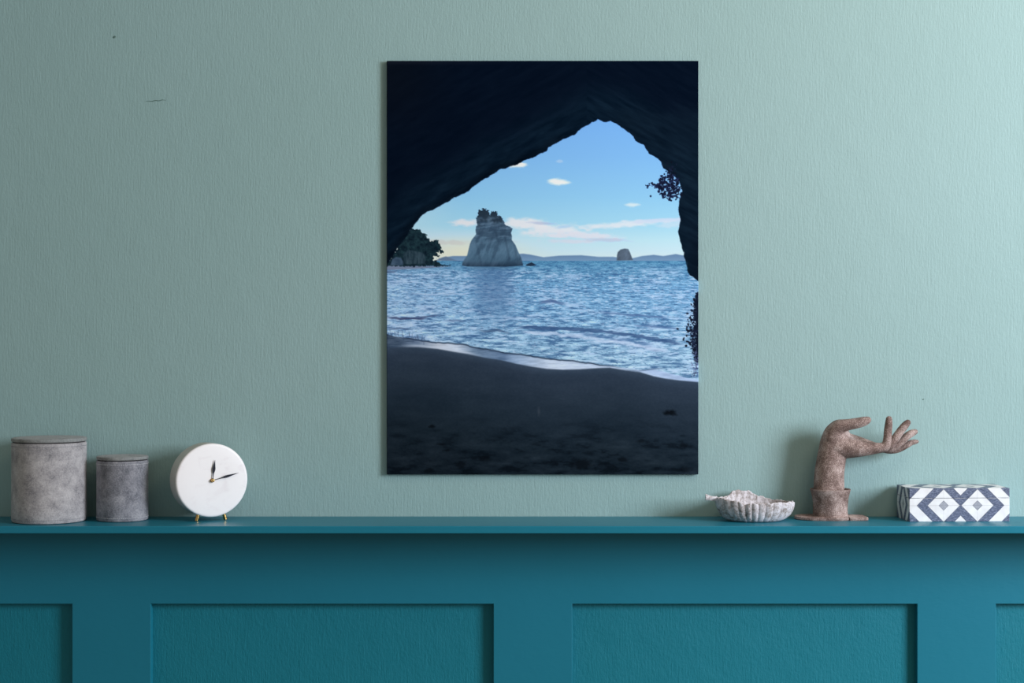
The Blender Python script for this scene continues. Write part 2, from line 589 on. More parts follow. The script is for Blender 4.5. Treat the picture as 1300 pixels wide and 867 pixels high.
# flared cuff
pc = hz(327, 730, YH)
zt = hz(327, 564, YH).z - ZS
rb, rt = 113 * U, 130 * U
prof = [(0, .0055), (rb * 1.0, .0055), (rb * .985, .009), (rb * .975, .016), (rb * .985, zt * .5), (rb * 1.03, zt * .72), (rt * .97, zt * .92), (rt * 1.0, zt - .001), (rt * .995, zt), (rt * .93, zt + .0002),
        (rt * .87, zt - .001), (rt * .82, zt - .005), (rt * .78, zt - .012), (0, zt - .012)]
link('cuff', lathe_bm(prof, 96, wob=lambda a, z: .006 * math.sin(3 * a + z * 60) + .004 * math.sin(7 * a)), M_CLAY, hr, True, 60)
# base: an oval slab with a squared tab at the right
def slab(outline, th, z0, mat, name):
    bm = bmesh.new()
    layers = [(0.97, z0), (1.0, z0 + .001), (1.0, z0 + th - .0012), (.985, z0 + th - .0003), (.96, z0 + th)]
    cx = sum(p[0] for p in outline) / len(outline); cy = sum(p[1] for p in outline) / len(outline)
    rings = [[bm.verts.new((cx + (x - cx) * k, cy + (y - cy) * k, z)) for x, y in outline] for k, z in layers]
    for A, B in zip(rings, rings[1:]):
        for i in range(len(A)):
            j = (i + 1) % len(A)
            bm.faces.new((A[i], A[j], B[j], B[i]))
    bm.faces.new(rings[0][::-1]); bm.faces.new(rings[-1])
    return link(name, bm, mat, hr, True, 50)
ol = []
def arc(cx, cy, rx, ry, a0, a1, n):
    for i in range(n + 1):
        a = math.radians(a0 + (a1 - a0) * i / n)
        ol.append((cx + rx * math.cos(a), cy + ry * math.sin(a)))
arc(-0.024, -0.001, 0.037, 0.030, 100, 262, 24)      # left lobe
arc(0.002, -0.002, 0.040, 0.0325, 265, 305, 10)      # front
ol += [(0.0260, -0.0235), (0.0275, -0.0275), (0.0320, -0.0290)]
arc(0.0530, -0.0230, 0.0060, 0.0070, -80, 20, 8)     # tab corner
arc(0.0520, 0.0060, 0.0060, 0.0070, 0, 80, 6)
ol += [(0.030, 0.020), (0.015, 0.0285)]
slab(ol, 0.0060, 0.0, M_CLAY, 'base_slab')

# ------------------------------------------------------------------ inlaid box
BW, BD, BH = 0.1689, 0.0725, 0.0555
UB = BH / 290.0                                     # pattern unit in metres


def inlay(name):
    m, nt, b = new_mat(name, 0.38, 0.4)
    tc = nd(nt, 'ShaderNodeTexCoord')
    sep = nd(nt, 'ShaderNodeSeparateXYZ')
    nt.links.new(tc.outputs['Object'], sep.inputs[0])
    X, Y, Z = sep.outputs
    geo = nd(nt, 'ShaderNodeNewGeometry')
    vt = nd(nt, 'ShaderNodeVectorTransform', vector_type='NORMAL', convert_from='WORLD', convert_to='OBJECT')
    nt.links.new(geo.outputs['True Normal'], vt.inputs[0])
    ns = nd(nt, 'ShaderNodeSeparateXYZ')
    nt.links.new(vt.outputs[0], ns.inputs[0])
    # front/back field: nearest of two diamond centres
    zc = math_n(nt, 'ABSOLUTE', math_n(nt, 'SUBTRACT', math_n(nt, 'DIVIDE', Z, UB), 140))
    xu = math_n(nt, 'DIVIDE', X, UB)
    d1 = math_n(nt, 'ABSOLUTE', math_n(nt, 'SUBTRACT', xu, 301))
    d2 = math_n(nt, 'ABSOLUTE', math_n(nt, 'SUBTRACT', xu, 599))
    dx = math_n(nt, 'MINIMUM', d1, d2)
    uf = math_n(nt, 'ADD', dx, zc)
    # sides: one stretched diamond
    yu = math_n(nt, 'ABSOLUTE', math_n(nt, 'SUBTRACT', math_n(nt, 'DIVIDE', Y, UB), BD / UB / 2))
    us = math_n(nt, 'MULTIPLY_ADD', yu, 1.75, zc)
    ut = math_n(nt, 'MULTIPLY_ADD', yu, 0.76, dx)
    ax = math_n(nt, 'GREATER_THAN', math_n(nt, 'ABSOLUTE', ns.outputs[0]), 0.7)
    az = math_n(nt, 'GREATER_THAN', math_n(nt, 'ABSOLUTE', ns.outputs[2]), 0.7)
    mx1 = nd(nt, 'ShaderNodeMix'); nt.links.new(ax, mx1.inputs[0]); nt.links.new(uf, mx1.inputs[2]); nt.links.new(us, mx1.inputs[3])
    mx2 = nd(nt, 'ShaderNodeMix'); nt.links.new(az, mx2.inputs[0]); nt.links.new(mx1.outputs[0], mx2.inputs[2]); nt.links.new(ut, mx2.inputs[3])
    u = mx2.outputs[0]
    un = math_n(nt, 'DIVIDE', u, 500)
    K, Wt, G = (1, 1, 1, 1), (0, 0, 0, 1), (.65, .65, .65, 1)
    mask = ramp(nt, un, [(0, G), (42 / 500, Wt), (142 / 500, K), (235 / 500, Wt), (355 / 500, K)], 'CONSTANT')
    v = coords(nt, (1, 1, 2.6), (0, 0.78, 0))
    g = noise(nt, v, 210, 6, 0.75)
    navy = ramp(nt, g, [(0.36, rgb(48, 56, 80)), (0.5, rgb(92, 100, 126)), (0.66, rgb(150, 156, 178))])
    white = ramp(nt, noise(nt, coords(nt), 60, 3), [(0.3, rgb(226, 222, 224)), (0.7, rgb(242, 240, 242))])
    mc = nd(nt, 'ShaderNodeMix', data_type='RGBA')
    nt.links.new(mask, mc.inputs[0]); nt.links.new(white, mc.inputs[6]); nt.links.new(navy, mc.inputs[7])
    # thin joints between the inlaid pieces
    lines = None
    for e in (42, 142, 235, 355):
        l = math_n(nt, 'LESS_THAN', math_n(nt, 'ABSOLUTE', math_n(nt, 'SUBTRACT', u, e)), 2.6)
        lines = l if lines is None else math_n(nt, 'MAXIMUM', lines, l)
    l = math_n(nt, 'MULTIPLY', math_n(nt, 'LESS_THAN', zc, 1.6), 0.5)
    lines = math_n(nt, 'MAXIMUM', lines, l)
    l = math_n(nt, 'MULTIPLY', math_n(nt, 'LESS_THAN', dx, 1.4), 0.4)
    lines = math_n(nt, 'MAXIMUM', lines, l)
    mj = nd(nt, 'ShaderNodeMix', data_type='RGBA')
    nt.links.new(math_n(nt, 'MULTIPLY', lines, 0.6), mj.inputs[0])
    nt.links.new(mc.outputs[2], mj.inputs[6]); mj.inputs[7].default_value = rgb(92, 92, 108)
    nt.links.new(mj.outputs[2], b.inputs['Base Color'])
    bump(nt, b, [(lines, 0.0002), (g, 0.0001)])
    b.inputs['Roughness'].default_value = 0.42
    return m


M_INLAY = inlay('bone_inlay')
bx = empty('inlaid_box', W(1154.6, 662.3, -0.0815) , math.radians(2.5))
bx.location.z = ZS
tag(bx, 'rectangular lidded box with white and blue-grey diamond inlay, at the right end of the ledge', 'box')
seam = BH * (1 - 86 / 290.0)
link('body', box_bm(0, BW, 0, BD, 0, seam - .0002, 0.0006, 2), M_INLAY, bx, False)
link('lid', box_bm(-.0001, BW + .0001, -.0001, BD + .0001, seam + .0001, BH, 0.0007, 2), M_INLAY, bx, False)
link('inner_rim', box_bm(.003, BW - .003, .003, BD - .003, seam - .003, seam + .003), M_SEAM, bx)

# ------------------------------------------------------------------ the canvas print
CX0, CX1, CY0, CY1 = 491.3, 886.3, 77.3, 602.2
RES = 1.6


def vnoise(x, y, seed=0):
    xi = np.floor(x).astype(np.int64); yi = np.floor(y).astype(np.int64)
    xf = x - xi; yf = y - yi
    u = xf * xf * (3 - 2 * xf); v = yf * yf * (3 - 2 * yf)
    def h(a, b_):
        n = (a * 374761393 + b_ * 668265263 + seed * 1442695041) & 0xffffffff
        n = ((n ^ (n >> 13)) * 1274126177) & 0xffffffff
        return ((n ^ (n >> 16)) & 0xffff) / 65535.0
    return (h(xi, yi) * (1 - u) + h(xi + 1, yi) * u) * (1 - v) + (h(xi, yi + 1) * (1 - u) + h(xi + 1, yi + 1) * u) * v


def fbm(x, y, oct_=4, seed=0, g=0.5):
    s = 0; a = 1; t = 0
    for i in range(oct_):
        s = s + a * vnoise(x * 2 ** i + 17.3 * i, y * 2 ** i - 9.1 * i, seed + i)
        t += a; a *= g
    return s / t


def sm(a, b_, x):
    t = np.clip((x - a) / (b_ - a), 0, 1)
    return t * t * (3 - 2 * t)


def poly_mask(X, Y, pts, soft=0.5):
    """signed distance to polygon -> soft mask"""
    pts = np.array(pts, float)
    x0, y0 = pts.min(0) - 4; x1, y1 = pts.max(0) + 4
    M = np.zeros_like(X)
    sel = (X >= x0) & (X <= x1) & (Y >= y0) & (Y <= y1)
    x = X[sel]; y = Y[sel]
    d2 = np.full(x.shape, 1e9); ins = np.zeros(x.shape, bool)
    n = len(pts)
    for i in range(n):
        ax, ay = pts[i]; bx_, by = pts[(i + 1) % n]
        ex, ey = bx_ - ax, by - ay
        L = ex * ex + ey * ey + 1e-12
        t = np.clip(((x - ax) * ex + (y - ay) * ey) / L, 0, 1)
        d2 = np.minimum(d2, (x - ax - t * ex) ** 2 + (y - ay - t * ey) ** 2)
        c = ((ay > y) != (by > y))
        with np.errstate(divide='ignore', invalid='ignore'):
            xi = ax + (y - ay) * ex / (ey if ey != 0 else 1e-12)
        ins ^= c & (x < xi)
    d = np.sqrt(d2)
    sd = np.where(ins, d, -d)
    M[sel] = np.clip(sd / (2 * soft) + 0.5, 0, 1)
    return M


def z6(pts, ox, oy, s):
    return [(ox + a / s, oy + b_ / s) for a, b_ in pts]


def paint():
    nx = int((CX1 - CX0) * RES) + 1; ny = int((CY1 - CY0) * RES) + 1
    gx = np.linspace(CX0, CX1, nx); gy = np.linspace(CY0, CY1, ny)
    X, Y = np.meshgrid(gx, gy)
    def C(*c): return np.array(c, float)
    def grad(stops, t):
        ps = [s[0] for s in stops]
        return np.stack([np.interp(t, ps, [s[1][k] for s in stops]) for k in range(3)], -1)
    def over(img, m, col):
        return img * (1 - m[..., None]) + (col if np.ndim(col) == 3 else C(*col)) * m[..., None]
    # sky
    img = grad([(140, (122, 178, 249)), (200, (134, 190, 253)), (250, (150, 206, 254)), (285, (170, 220, 248)), (305, (196, 231, 243)), (325, (214, 234, 232))], Y)
    wl = sm(720, 560, X) * sm(285, 322, Y)
    img = over(img, wl * 0.9, (242, 234, 200))
    wl = sm(600, 500, X) * sm(200, 270, Y) * 0.5
    img = over(img, wl, (205, 232, 248))
    # clouds
    wob = (fbm(X / 9, Y / 4, 4, 3) - .5)
    def puff(cx, cy, rx, ry, col, k=1.0, ang=0.0):
        dx = X - cx; dy = Y - cy - ang * dx
        r = np.sqrt((dx / rx) ** 2 + (dy / ry) ** 2) + wob * 0.9
        return sm(1.15, 0.35, r) * k, col
    for a in [(657, 209.5, 13, 4.5, (250, 250, 244), 1.0), (709, 231, 16, 5.2, (252, 252, 250), 1.0), (710, 205, 5, 2.6, (190, 214, 246), .6),
              (803, 260, 11, 3.0, (226, 238, 248), .9), (592, 283, 26, 5.5, (240, 236, 232), .95), (668, 284, 34, 9, (240, 238, 236), .95, .03),
              (700, 292, 50, 10, (240, 238, 236), .9, .0), (740, 299, 64, 5.5, (232, 230, 232), .9, .05), (790, 285, 58, 5.0, (234, 236, 240), .9, -.07),
              (835, 280, 40, 3.5, (214, 222, 242), .8, -.06), (725, 306, 40, 3.5, (224, 222, 226), .7, 0), (770, 304.5, 36, 3.0, (196, 198, 214), .6, .02), (690, 283.5, 22, 2.2, (178, 190, 214), .6, .06),
              (850, 285, 22, 5, (216, 228, 244), .6, 0), (560, 308, 45, 4, (214, 208, 198), .6, 0), (640, 306, 20, 2.5, (206, 206, 212), .5, 0), (715, 288, 14, 2.5, (160, 204, 242), .5, -.1)]:
        mm, col = puff(*a[:5], k=a[5], ang=(a[6] if len(a) > 6 else 0))
        img = over(img, mm, col)
    # far hills
    hl = [(560, 332), (561, 327), (575, 325), (600, 325), (640, 324), (664, 322), (672, 323), (690, 326.5), (710, 324.5), (738, 324), (760, 326), (778, 326), (800, 328.5),
          (815, 325), (830, 323.5), (842, 325), (858, 322.5), (866, 324), (880, 324), (880, 332)]
    img = over(img, poly_mask(X, Y, hl, .7), grad([(322, (104, 134, 166)), (331, (122, 154, 182))], Y))
    img = over(img, poly_mask(X, Y, [(553, 331), (558, 328), (566, 325.5), (573, 328), (580, 331)], .8), (104, 126, 150))
    # sea
    hz_ = 331.0
    dpt = (Y - hz_)
    sea = grad([(331, (84, 142, 176)), (340, (96, 152, 186)), (365, (118, 170, 206)), (400, (130, 177, 210)), (440, (142, 182, 208)), (485, (150, 186, 206))], Y)
    lf = sm(650, 500, X) * sm(333, 350, Y)
    sea = over(sea, lf * .42, (180, 206, 234))
    zc = 60.0 / (dpt + 8)
    u = (X - 700) * zc * 0.11
    v = np.log(dpt.clip(0.5) + 8) * 26
    n1 = fbm(u * 1.3 + 3, v * 2.1, 4, 21, .6)
    n2 = fbm(X / 8, Y / 1.25, 4, 31, .6) * sm(420, 350, Y) + fbm(X / 13, Y / 1.9, 4, 33, .62) * sm(350, 420, Y)
    n3 = fbm(X / 26, Y / 6.5, 3, 41, .55)
    rip = (n1 - .5) * .9 + (n2 - .5) * 1.1
    rip = rip * (0.45 + 0.4 * sm(331, 420, Y))
    sea = sea + rip[..., None] * C(165, 150, 125)
    n5 = fbm(X / 4.5, Y / .95, 3, 37, .6)
    sea = over(sea, sm(.60, .74, n5) * .6 * sm(334, 350, Y), (212, 230, 244))
    sea = over(sea, sm(.40, .26, n5) * .55 * sm(334, 350, Y), (62, 96, 136))
    sea = over(sea, sm(.50, .66, n2 * .5 + n3 * .5) * .55 * sm(333, 350, Y), (196, 216, 240))
    # darker streaks
    sea = over(sea, sm(.47, .34, n1 * .35 + n2 * .65) * .42, (66, 96, 140))
    # reflection of the big rock
    rf = np.exp(-((X - 627 + (n2 - .5) * 26) / 26) ** 4) * sm(334, 345, Y) * sm(428, 372, Y)
    sea = over(sea, rf * .55, (86, 118, 156))
    rf = np.exp(-((X - 625) / 33) ** 4) * sm(345, 337, Y)
    sea = over(sea, rf * .7, (72, 104, 130))
    def stroke(pts, w, col, k, seed=5, rag=.5):
        nonlocal sea
        px_ = [p[0] for p in pts]; py_ = [p[1] for p in pts]
        yc = np.interp(X, px_, py_) + (fbm(X / 14, Y * 0 + seed, 3, seed) - .5) * 3
        inx = sm(px_[0] - 2, px_[0] + 12, X) * sm(px_[-1] + 2, px_[-1] - 12, X)
        m_ = sm(1.0, .3, np.abs(Y - yc) / w + (fbm(X / 8, Y / 2, 3, seed + 2) - .5) * rag * 2) * inx * k
        sea = over(sea, m_, col)
    stroke([(655, 414), (690, 416), (740, 419), (791, 424), (830, 430), (868, 438)], 3.2, (60, 88, 128), .8, 5)
    stroke([(735, 424), (780, 430), (830, 437)], 3.0, (78, 112, 154), .65, 7)
    stroke([(660, 421), (720, 425), (780, 434), (850, 446)], 3.2, (206, 218, 238), .6, 8)
    stroke([(605, 419), (630, 420), (650, 422)], 2.2, (66, 88, 120), .7, 9)
    stroke([(680, 385), (700, 383), (720, 386)], 2.4, (76, 98, 140), .7, 11)
    stroke([(488, 402), (515, 405), (545, 403)], 1.9, (62, 70, 104), .75, 12)
    stroke([(500, 406), (525, 404), (560, 399)], 1.7, (70, 78, 112), .6, 13)
    stroke([(488, 417), (510, 416), (525, 417)], 1.4, (80, 96, 128), .6, 14)
    stroke([(560, 408), (580, 407), (594, 408)], 1.8, (90, 110, 146), .6, 15)
    stroke([(760, 395), (790, 399), (850, 404)], 1.8, (84, 110, 152), .6, 16)
    stroke([(800, 412), (830, 415), (866, 417)], 1.6, (84, 110, 152), .6, 17)
    stroke([(520, 372), (560, 374), (600, 372)], 1.2, (200, 218, 240), .6, 18)
    # swash edge and wet foam
    ey = np.interp(X, [491, 512, 536, 560, 584, 611, 653, 694, 739, 775, 800, 830, 886], [424, 429, 433, 435.5, 436.5, 442.5, 449.5, 455, 460, 465, 469, 470, 482]) + (fbm(X / 10, X * 0, 3, 77) - .5) * 2.2
    sand_x = [491, 510, 530, 556, 575, 594, 615, 636, 655, 674, 694, 715, 735, 760, 774, 795, 812, 830, 845, 865, 887]
    sand_y = [442, 440.3, 440.2, 442.5, 446, 449, 454, 457, 461.5, 465, 468, 469, 468.5, 467, 466.5, 470, 472, 477.5, 480.5, 483, 485]
    sy = np.interp(X, sand_x, sand_y)
    wet = sm(-.6, .8, Y - ey)
    wc = grad([(491, (62, 78, 96)), (530, (104, 122, 144)), (556, (206, 212, 220)), (580, (206, 216, 228)), (600, (120, 142, 164)), (640, (104, 128, 156)), (660, (160, 182, 206)), (700, (206, 218, 232)), (770, (190, 206, 226)), (800, (180, 200, 226)), (886, (176, 196, 224))], X)
    wc = wc + ((n2 - .5) * 60)[..., None]
    sea = over(sea, wet, wc)
    sea = over(sea, np.exp(-((Y - ey) / 1.0) ** 2) * .85 * sm(500, 520, X) * sm(800, 760, X), (34, 48, 68))
    # second thin edge at the right
    e2 = np.interp(X, [790, 810, 835, 860, 886], [469, 471, 468, 466, 465])
    sea = over(sea, np.exp(-((Y - e2) / 1.0) ** 2) * .6 * sm(785, 800, X) * sm(850, 830, X), (70, 92, 120))
    img = over(img, sm(330.6, 331.6, Y), sea)
    # distant beach left
    m_ = poly_mask(X, Y, [(490, 336), (520, 337), (560, 338), (572, 338.5), (540, 340.5), (510, 342), (490, 343)], .8)
    img = over(img, m_, (122, 134, 156))
    m_ = poly_mask(X, Y, [(490, 343.5), (504, 344.5), (500, 346), (490, 347)], .8)
    img = over(img, m_ * .8, (90, 108, 140))
    # sand
    sd = Y - sy
    sand = grad([(0, (58, 72, 88)), (10, (48, 60, 74)), (35, (42, 54, 66)), (70, (32, 44, 54)), (105, (26, 37, 45)), (150, (20, 29, 36))], sd)
    sand = sand + ((fbm(X / 40, Y / 12, 4, 91) - .5) * 10)[..., None]
    low = sm(520, 590, Y)
    tex = fbm(X / 22, Y / 7, 5, 101, .6)
    sand = sand + ((tex - .5) * 34 * (low * .9 + .15))[..., None]
    sand = over(sand, sm(.44, .30, tex) * low * .55, (10, 16, 22))
    sand = sand + ((fbm(X / 2, Y / 1.5, 2, 111) - .5) * 6)[..., None]
    for cx, cy, rx, ry, k in [(851, 524, 11, 5, .9), (548, 541, 6, 2.5, .8), (561, 564, 6, 2.4, .6), (567, 572, 6, 2.4, .7), (585, 590, 8, 6, .6), (615, 582, 10, 5, .6), (545, 598, 9, 4, .7), (738, 590, 17, 8, .7), (790, 583, 8, 4, .6), (813, 560, 9, 3, .5), (868, 565, 7, 4, .6), (508, 597, 4, 2, .5), (870, 596, 12, 5, .5)]:
        r = np.sqrt(((X - cx) / rx) ** 2 + ((Y - cy) / ry) ** 2) + (fbm(X / 5, Y / 3, 3, 120) - .5) * .9
        sand = over(sand, sm(1.1, .3, r) * k, (8, 13, 18))
    r = np.sqrt(((X - 684) / 3) ** 2 + ((Y - 522) / 10) ** 2)
    sand = over(sand, sm(1, 0, r) * .18, (120, 116, 120))
    img = over(img, sm(-1.0, 1.2, sd), sand)
    gl = np.exp(-((sd + 1.2) / 1.8) ** 2) * (sm(500, 530, X) * sm(615, 590, X) * .6 + sm(640, 700, X) * .25 * sm(880, 800, X))
    img = over(img, gl, (206, 214, 224))
    # big rock
    rock = z6([(660, 600), (662, 578), (700, 520), (712, 470), (722, 430), (735, 400), (770, 355), (766, 320), (768, 300), (778, 280), (772, 240), (775, 210), (790, 195), (783, 165), (830, 155), (868, 170),
               (880, 198), (892, 180), (910, 170), (940, 185), (940, 208), (958, 205), (972, 230), (988, 250), (1000, 282), (1030, 292), (1057, 310), (1045, 345), (1052, 372), (1050, 400), (1080, 440), (1100, 490), (1125, 540), (1140, 602), (1000, 610), (700, 608)], 480, 240, 6.19)
    rag = sm(300, 272, Y) * 2.6
    rm_ = poly_mask(X + (fbm(X / 1.7, Y / 1.7, 2, 65) - .5) * rag, Y + (fbm(X / 1.7, Y / 1.7, 2, 66) - .5) * rag * 2, rock, .5)
    t = fbm(X / 7 + (Y - 300) / 18, Y / 16, 5, 51, .6)
    t2 = fbm(X / 14, Y / 4.5, 4, 55, .6)
    rc = grad([(265, (58, 78, 92)), (285, (80, 106, 126)), (300, (84, 112, 132)), (322, (84, 114, 134)), (331, (68, 96, 116)), (338, (36, 54, 72))], Y)
    rc = rc + ((t - .5) * 58)[..., None] * C(1, 1.02, 1.05) + ((t2 - .5) * 50 * sm(312, 298, Y))[..., None]
    rc = over(rc, sm(.46, .34, t) * .4, (56, 76, 96))
    rc = over(rc, sm(655, 664, X + (Y - 330) * -.1) * .3, (60, 78, 98))
    led_ = fbm(X / 16, (Y + X * .12) / 2.4, 3, 57, .6)
    rc = over(rc, sm(.52, .40, led_) * .45 * sm(312, 300, Y), (48, 66, 84))
    rc = over(rc, sm(.55, .68, led_) * .35 * sm(315, 300, Y), (112, 134, 154))
    for cx_, y0_, y1_, k_r in ((629, 292, 306, .5), (641, 300, 330, .3), (606, 312, 336, .25), (652, 306, 334, .3)):
        rc = over(rc, np.exp(-((X - cx_ - (Y - y0_) * .2) / 1.6) ** 2) * sm(y0_ - 3, y0_ + 3, Y) * sm(y1_ + 3, y1_ - 3, Y) * k_r, (44, 62, 80))
    veg = sm(284, 272, Y + (fbm(X / 4, Y / 4, 3, 61) - .5) * 18 - np.abs(X - 615) * .15)
    rc = over(rc, veg * .8, (34, 48, 60))
    img = over(img, rm_, rc)
    # small rocks and islet
    img = over(img, poly_mask(X, Y, z6([(1160, 602), (1168, 590), (1185, 584), (1205, 574), (1225, 586), (1243, 600), (1200, 606)], 480, 240, 6.19), .5), (36, 52, 72))
    isl = z6([(366, 752), (368, 725), (372, 710), (385, 697), (405, 692), (424, 694), (433, 712), (440, 730), (448, 750)], 690, 140, 3.943)
    img = over(img, poly_mask(X, Y, isl, .6), (84 + (t[..., None] - .5) * 60) * C(1, 1.16, 1.32))
    # headland with bushes, left
    bush = z6([(60, 600), (95, 560), (130, 500), (180, 400), (215, 345), (265, 308), (290, 322), (312, 315), (345, 340), (365, 350), (400, 385), (408, 405), (430, 410), (450, 396), (475, 405), (478, 430), (495, 450), (495, 475), (520, 492), (515, 508), (490, 500),
               (478, 490), (455, 500), (480, 525), (470, 540), (440, 520), (432, 545), (440, 570), (460, 562), (482, 582), (500, 595), (575, 598), (560, 603), (480, 606), (60, 606)], 480, 240, 6.19)
    bt = fbm(X / 3.2, Y / 3.2, 4, 131, .6)
    bc = C(24, 44, 52)[None, None] + ((bt - .5) * 60)[..., None] * C(.7, 1, .85)
    img = over(img, poly_mask(X + (fbm(X / 2, Y / 2, 2, 67) - .5) * 4, Y + (fbm(X / 2, Y / 2, 2, 68) - .5) * 4, bush, .5), bc)
    lr = z6([(195, 590), (200, 500), (240, 478), (300, 490), (350, 500), (372, 530), (370, 588)], 480, 240, 6.19)
    img = over(img, poly_mask(X, Y, lr, 1.0) * .7, (56, 74, 84) + ((fbm(X / 2, Y / 9, 4, 133) - .5) * 70)[..., None])
    lr = z6([(95, 600), (112, 550), (140, 534), (180, 540), (196, 570), (196, 600)], 480, 240, 6.19)
    img = over(img, poly_mask(X, Y, lr, .8) * .85, (72, 92, 112) + ((fbm(X / 3, Y / 3, 3, 134) - .5) * 40)[..., None])
    # cave rock around the opening
    arch = [(45, 850), (80, 785), (125, 722), (150, 687), (172, 662), (190, 648), (215, 639), (262, 614), (300, 590), (330, 578), (355, 565), (378, 545), (400, 530), (450, 497), (478, 481), (510, 472), (545, 460), (575, 444), (600, 436), (640, 418), (662, 408), (668, 396),
            (680, 386), (720, 366), (762, 348), (778, 338), (786, 326), (830, 303), (865, 282), (880, 290), (896, 294), (912, 290), (935, 298), (962, 318), (1003, 350), (1010, 366), (1045, 385), (1055, 402), (1065, 418), (1098, 436), (1112, 452), (1120, 475), (1150, 492), (1178, 520), (1196, 565),
            (1182, 605), (1179, 640), (1189, 682), (1178, 725), (1186, 762), (1198, 795), (1204, 830), (1213, 860)]
    A = z6(arch, 480, 60, 3.095)
    A[0] = (491, 337)
    A += [(871.5, 333), (873, 345), (877, 350), (881, 353), (888, 359)]
    A = [(484, 346)] + A
    P_ = A + [(888.5, 70), (484, 70)]
    Xj = X + (fbm(X / 5, Y / 5, 3, 141) - .5) * 2.2
    Yj = Y + (fbm(X / 5, Y / 5, 3, 143) - .5) * 2.2
    cave = poly_mask(Xj, Yj, P_, .55)
    cc = np.zeros(img.shape) + C(4, 15, 30)
    da = np.full(X.shape, 1e9)
    for i in range(0, len(A) - 1):
        ax, ay = A[i]; bx_, by = A[i + 1]
        ex, ey_ = bx_ - ax, by - ay
        tt = np.clip(((X - ax) * ex + (Y - ay) * ey_) / (ex * ex + ey_ * ey_ + 1e-9), 0, 1)
        da = np.minimum(da, np.hypot(X - ax - tt * ex, Y - ay - tt * ey_))
    st = fbm((X + Y * .5) / 30, (Y - X * .55) / 5, 4, 151, .6)      # strata falling to the right
    stl = fbm((X - Y * .4) / 26, (Y + X * .5) / 6, 4, 155, .6)
    strata = np.where(X > 745, st, stl)
    cc = over(cc, sm(62, 20, da + (strata - .5) * 20) * .9 * sm(560, 500, Y), (9, 26, 40))
    cc = over(cc, sm(12, 2, da) * sm(740, 700, X) * .55, (3, 12, 22))
    rt_ = sm(745, 800, X) * sm(120, 150, Y - (X - 745) * .05 + (strata - .5) * 20)
    cc = over(cc, rt_ * .75, (12, 27, 40))
    cc = cc + ((strata - .5) * 26)[..., None] * (0.35 + .65 * sm(60, 25, da))[..., None] * C(.75, .95, 1)
    cc = over(cc, sm(600, 480, X) * sm(200, 90, Y) * .5, (13, 16, 22))
    cc = over(cc, sm(84, 79, Y) * sm(700, 500, X) * .4, (34, 36, 46))
    cc = over(cc, sm(868, 886, X) * sm(260, 330, Y) * .4, (6, 14, 26))
    img = over(img, cave, np.clip(cc, 0, 255))
    # leaves hanging from the right flank
    rs = np.random.default_rng(5)
    def leaves(n, fn, col, rmin, rmax):
        nonlocal img
        for _ in range(n):
            cx, cy = fn()
            r = rs.uniform(rmin, rmax); el = rs.uniform(.5, 1.0); an = rs.uniform(0, 3.1)
            i0 = int((cx - CX0) * RES); j0 = int((cy - CY0) * RES); q = int(r * RES * 2) + 3
            js, je, is_, ie = max(j0 - q, 0), min(j0 + q, ny), max(i0 - q, 0), min(i0 + q, nx)
            if js >= je or is_ >= ie: continue
            xx = X[js:je, is_:ie] - cx; yy = Y[js:je, is_:ie] - cy
            a = xx * math.cos(an) + yy * math.sin(an); b2 = -xx * math.sin(an) + yy * math.cos(an)
            m_ = np.clip((1 - np.sqrt((a / r) ** 2 + (b2 / (r * el)) ** 2)) * r * 1.2 + .2, 0, 1) * .95
            k = rs.uniform(.7, 1.5)
            img[js:je, is_:ie] = img[js:je, is_:ie] * (1 - m_[..., None]) + C(*col) * k * m_[..., None]
    def f1():
        a = rs.uniform(0, 6.28); r = rs.uniform(0, 1) ** .6
        return 849 + 14 * r * math.cos(a), 234 + 18 * r * math.sin(a) + 2
    def f2():
        t_ = rs.uniform(0, 1)
        return 842 - 21 * t_ + rs.normal(0, 1.5), 232 + 8 * (1 - t_) * rs.uniform(-1, 1) + 5 * t_ + rs.normal(0, 1.2)
    def f3(): return 851 + rs.normal(0, 5), 218 + rs.normal(0, 5)
    def f4(): return 860 + rs.normal(0, 4), 243 + rs.normal(0, 6)
    leaves(210, f1, (20, 26, 48), 1.1, 2.3)
    leaves(40, f2, (22, 28, 50), .9, 1.8)
    leaves(35, f3, (18, 26, 42), 1.0, 2.0)
    leaves(40, f4, (18, 24, 42), 1.0, 2.0)
    leaves(1, lambda: (826, 249), (22, 28, 50), 1.6, 1.7)
    # wet dark rock and plants at the right edge of the water
    def f5():
        t_ = rs.uniform(0, 1)
        w_ = 3 + 11 * math.exp(-((t_ - .55) / .3) ** 2)
        return 887 - abs(rs.normal(0, .55)) * w_, 372 + 88 * t_
    leaves(620, f5, (20, 26, 42), .7, 2.0)
    sh = sm(881, 886, X + (fbm(X / 3, Y / 3, 3, 171) - .5) * 8) * sm(372, 384, Y) * sm(470, 440, Y)
    img = over(img, sh * .9, (16, 24, 38))
    def f6(): return 886 - abs(rs.normal(0, 4)), rs.uniform(445, 478)
    leaves(120, f6, (74, 82, 112), .5, 1.1)
    # thin twigs at the left waterline
    for _ in range(34):
        cx = rs.uniform(492, 542); top = np.interp(cx, [491, 542], [420, 430]) + rs.uniform(-4, 2)
        m_ = np.exp(-((X - cx) / .45) ** 2) * ((Y > top) & (Y < top + rs.uniform(3, 8))) * .45
        img = over(img, m_, (60, 76, 104))
    return gx, gy, np.clip(img, 0, 255)


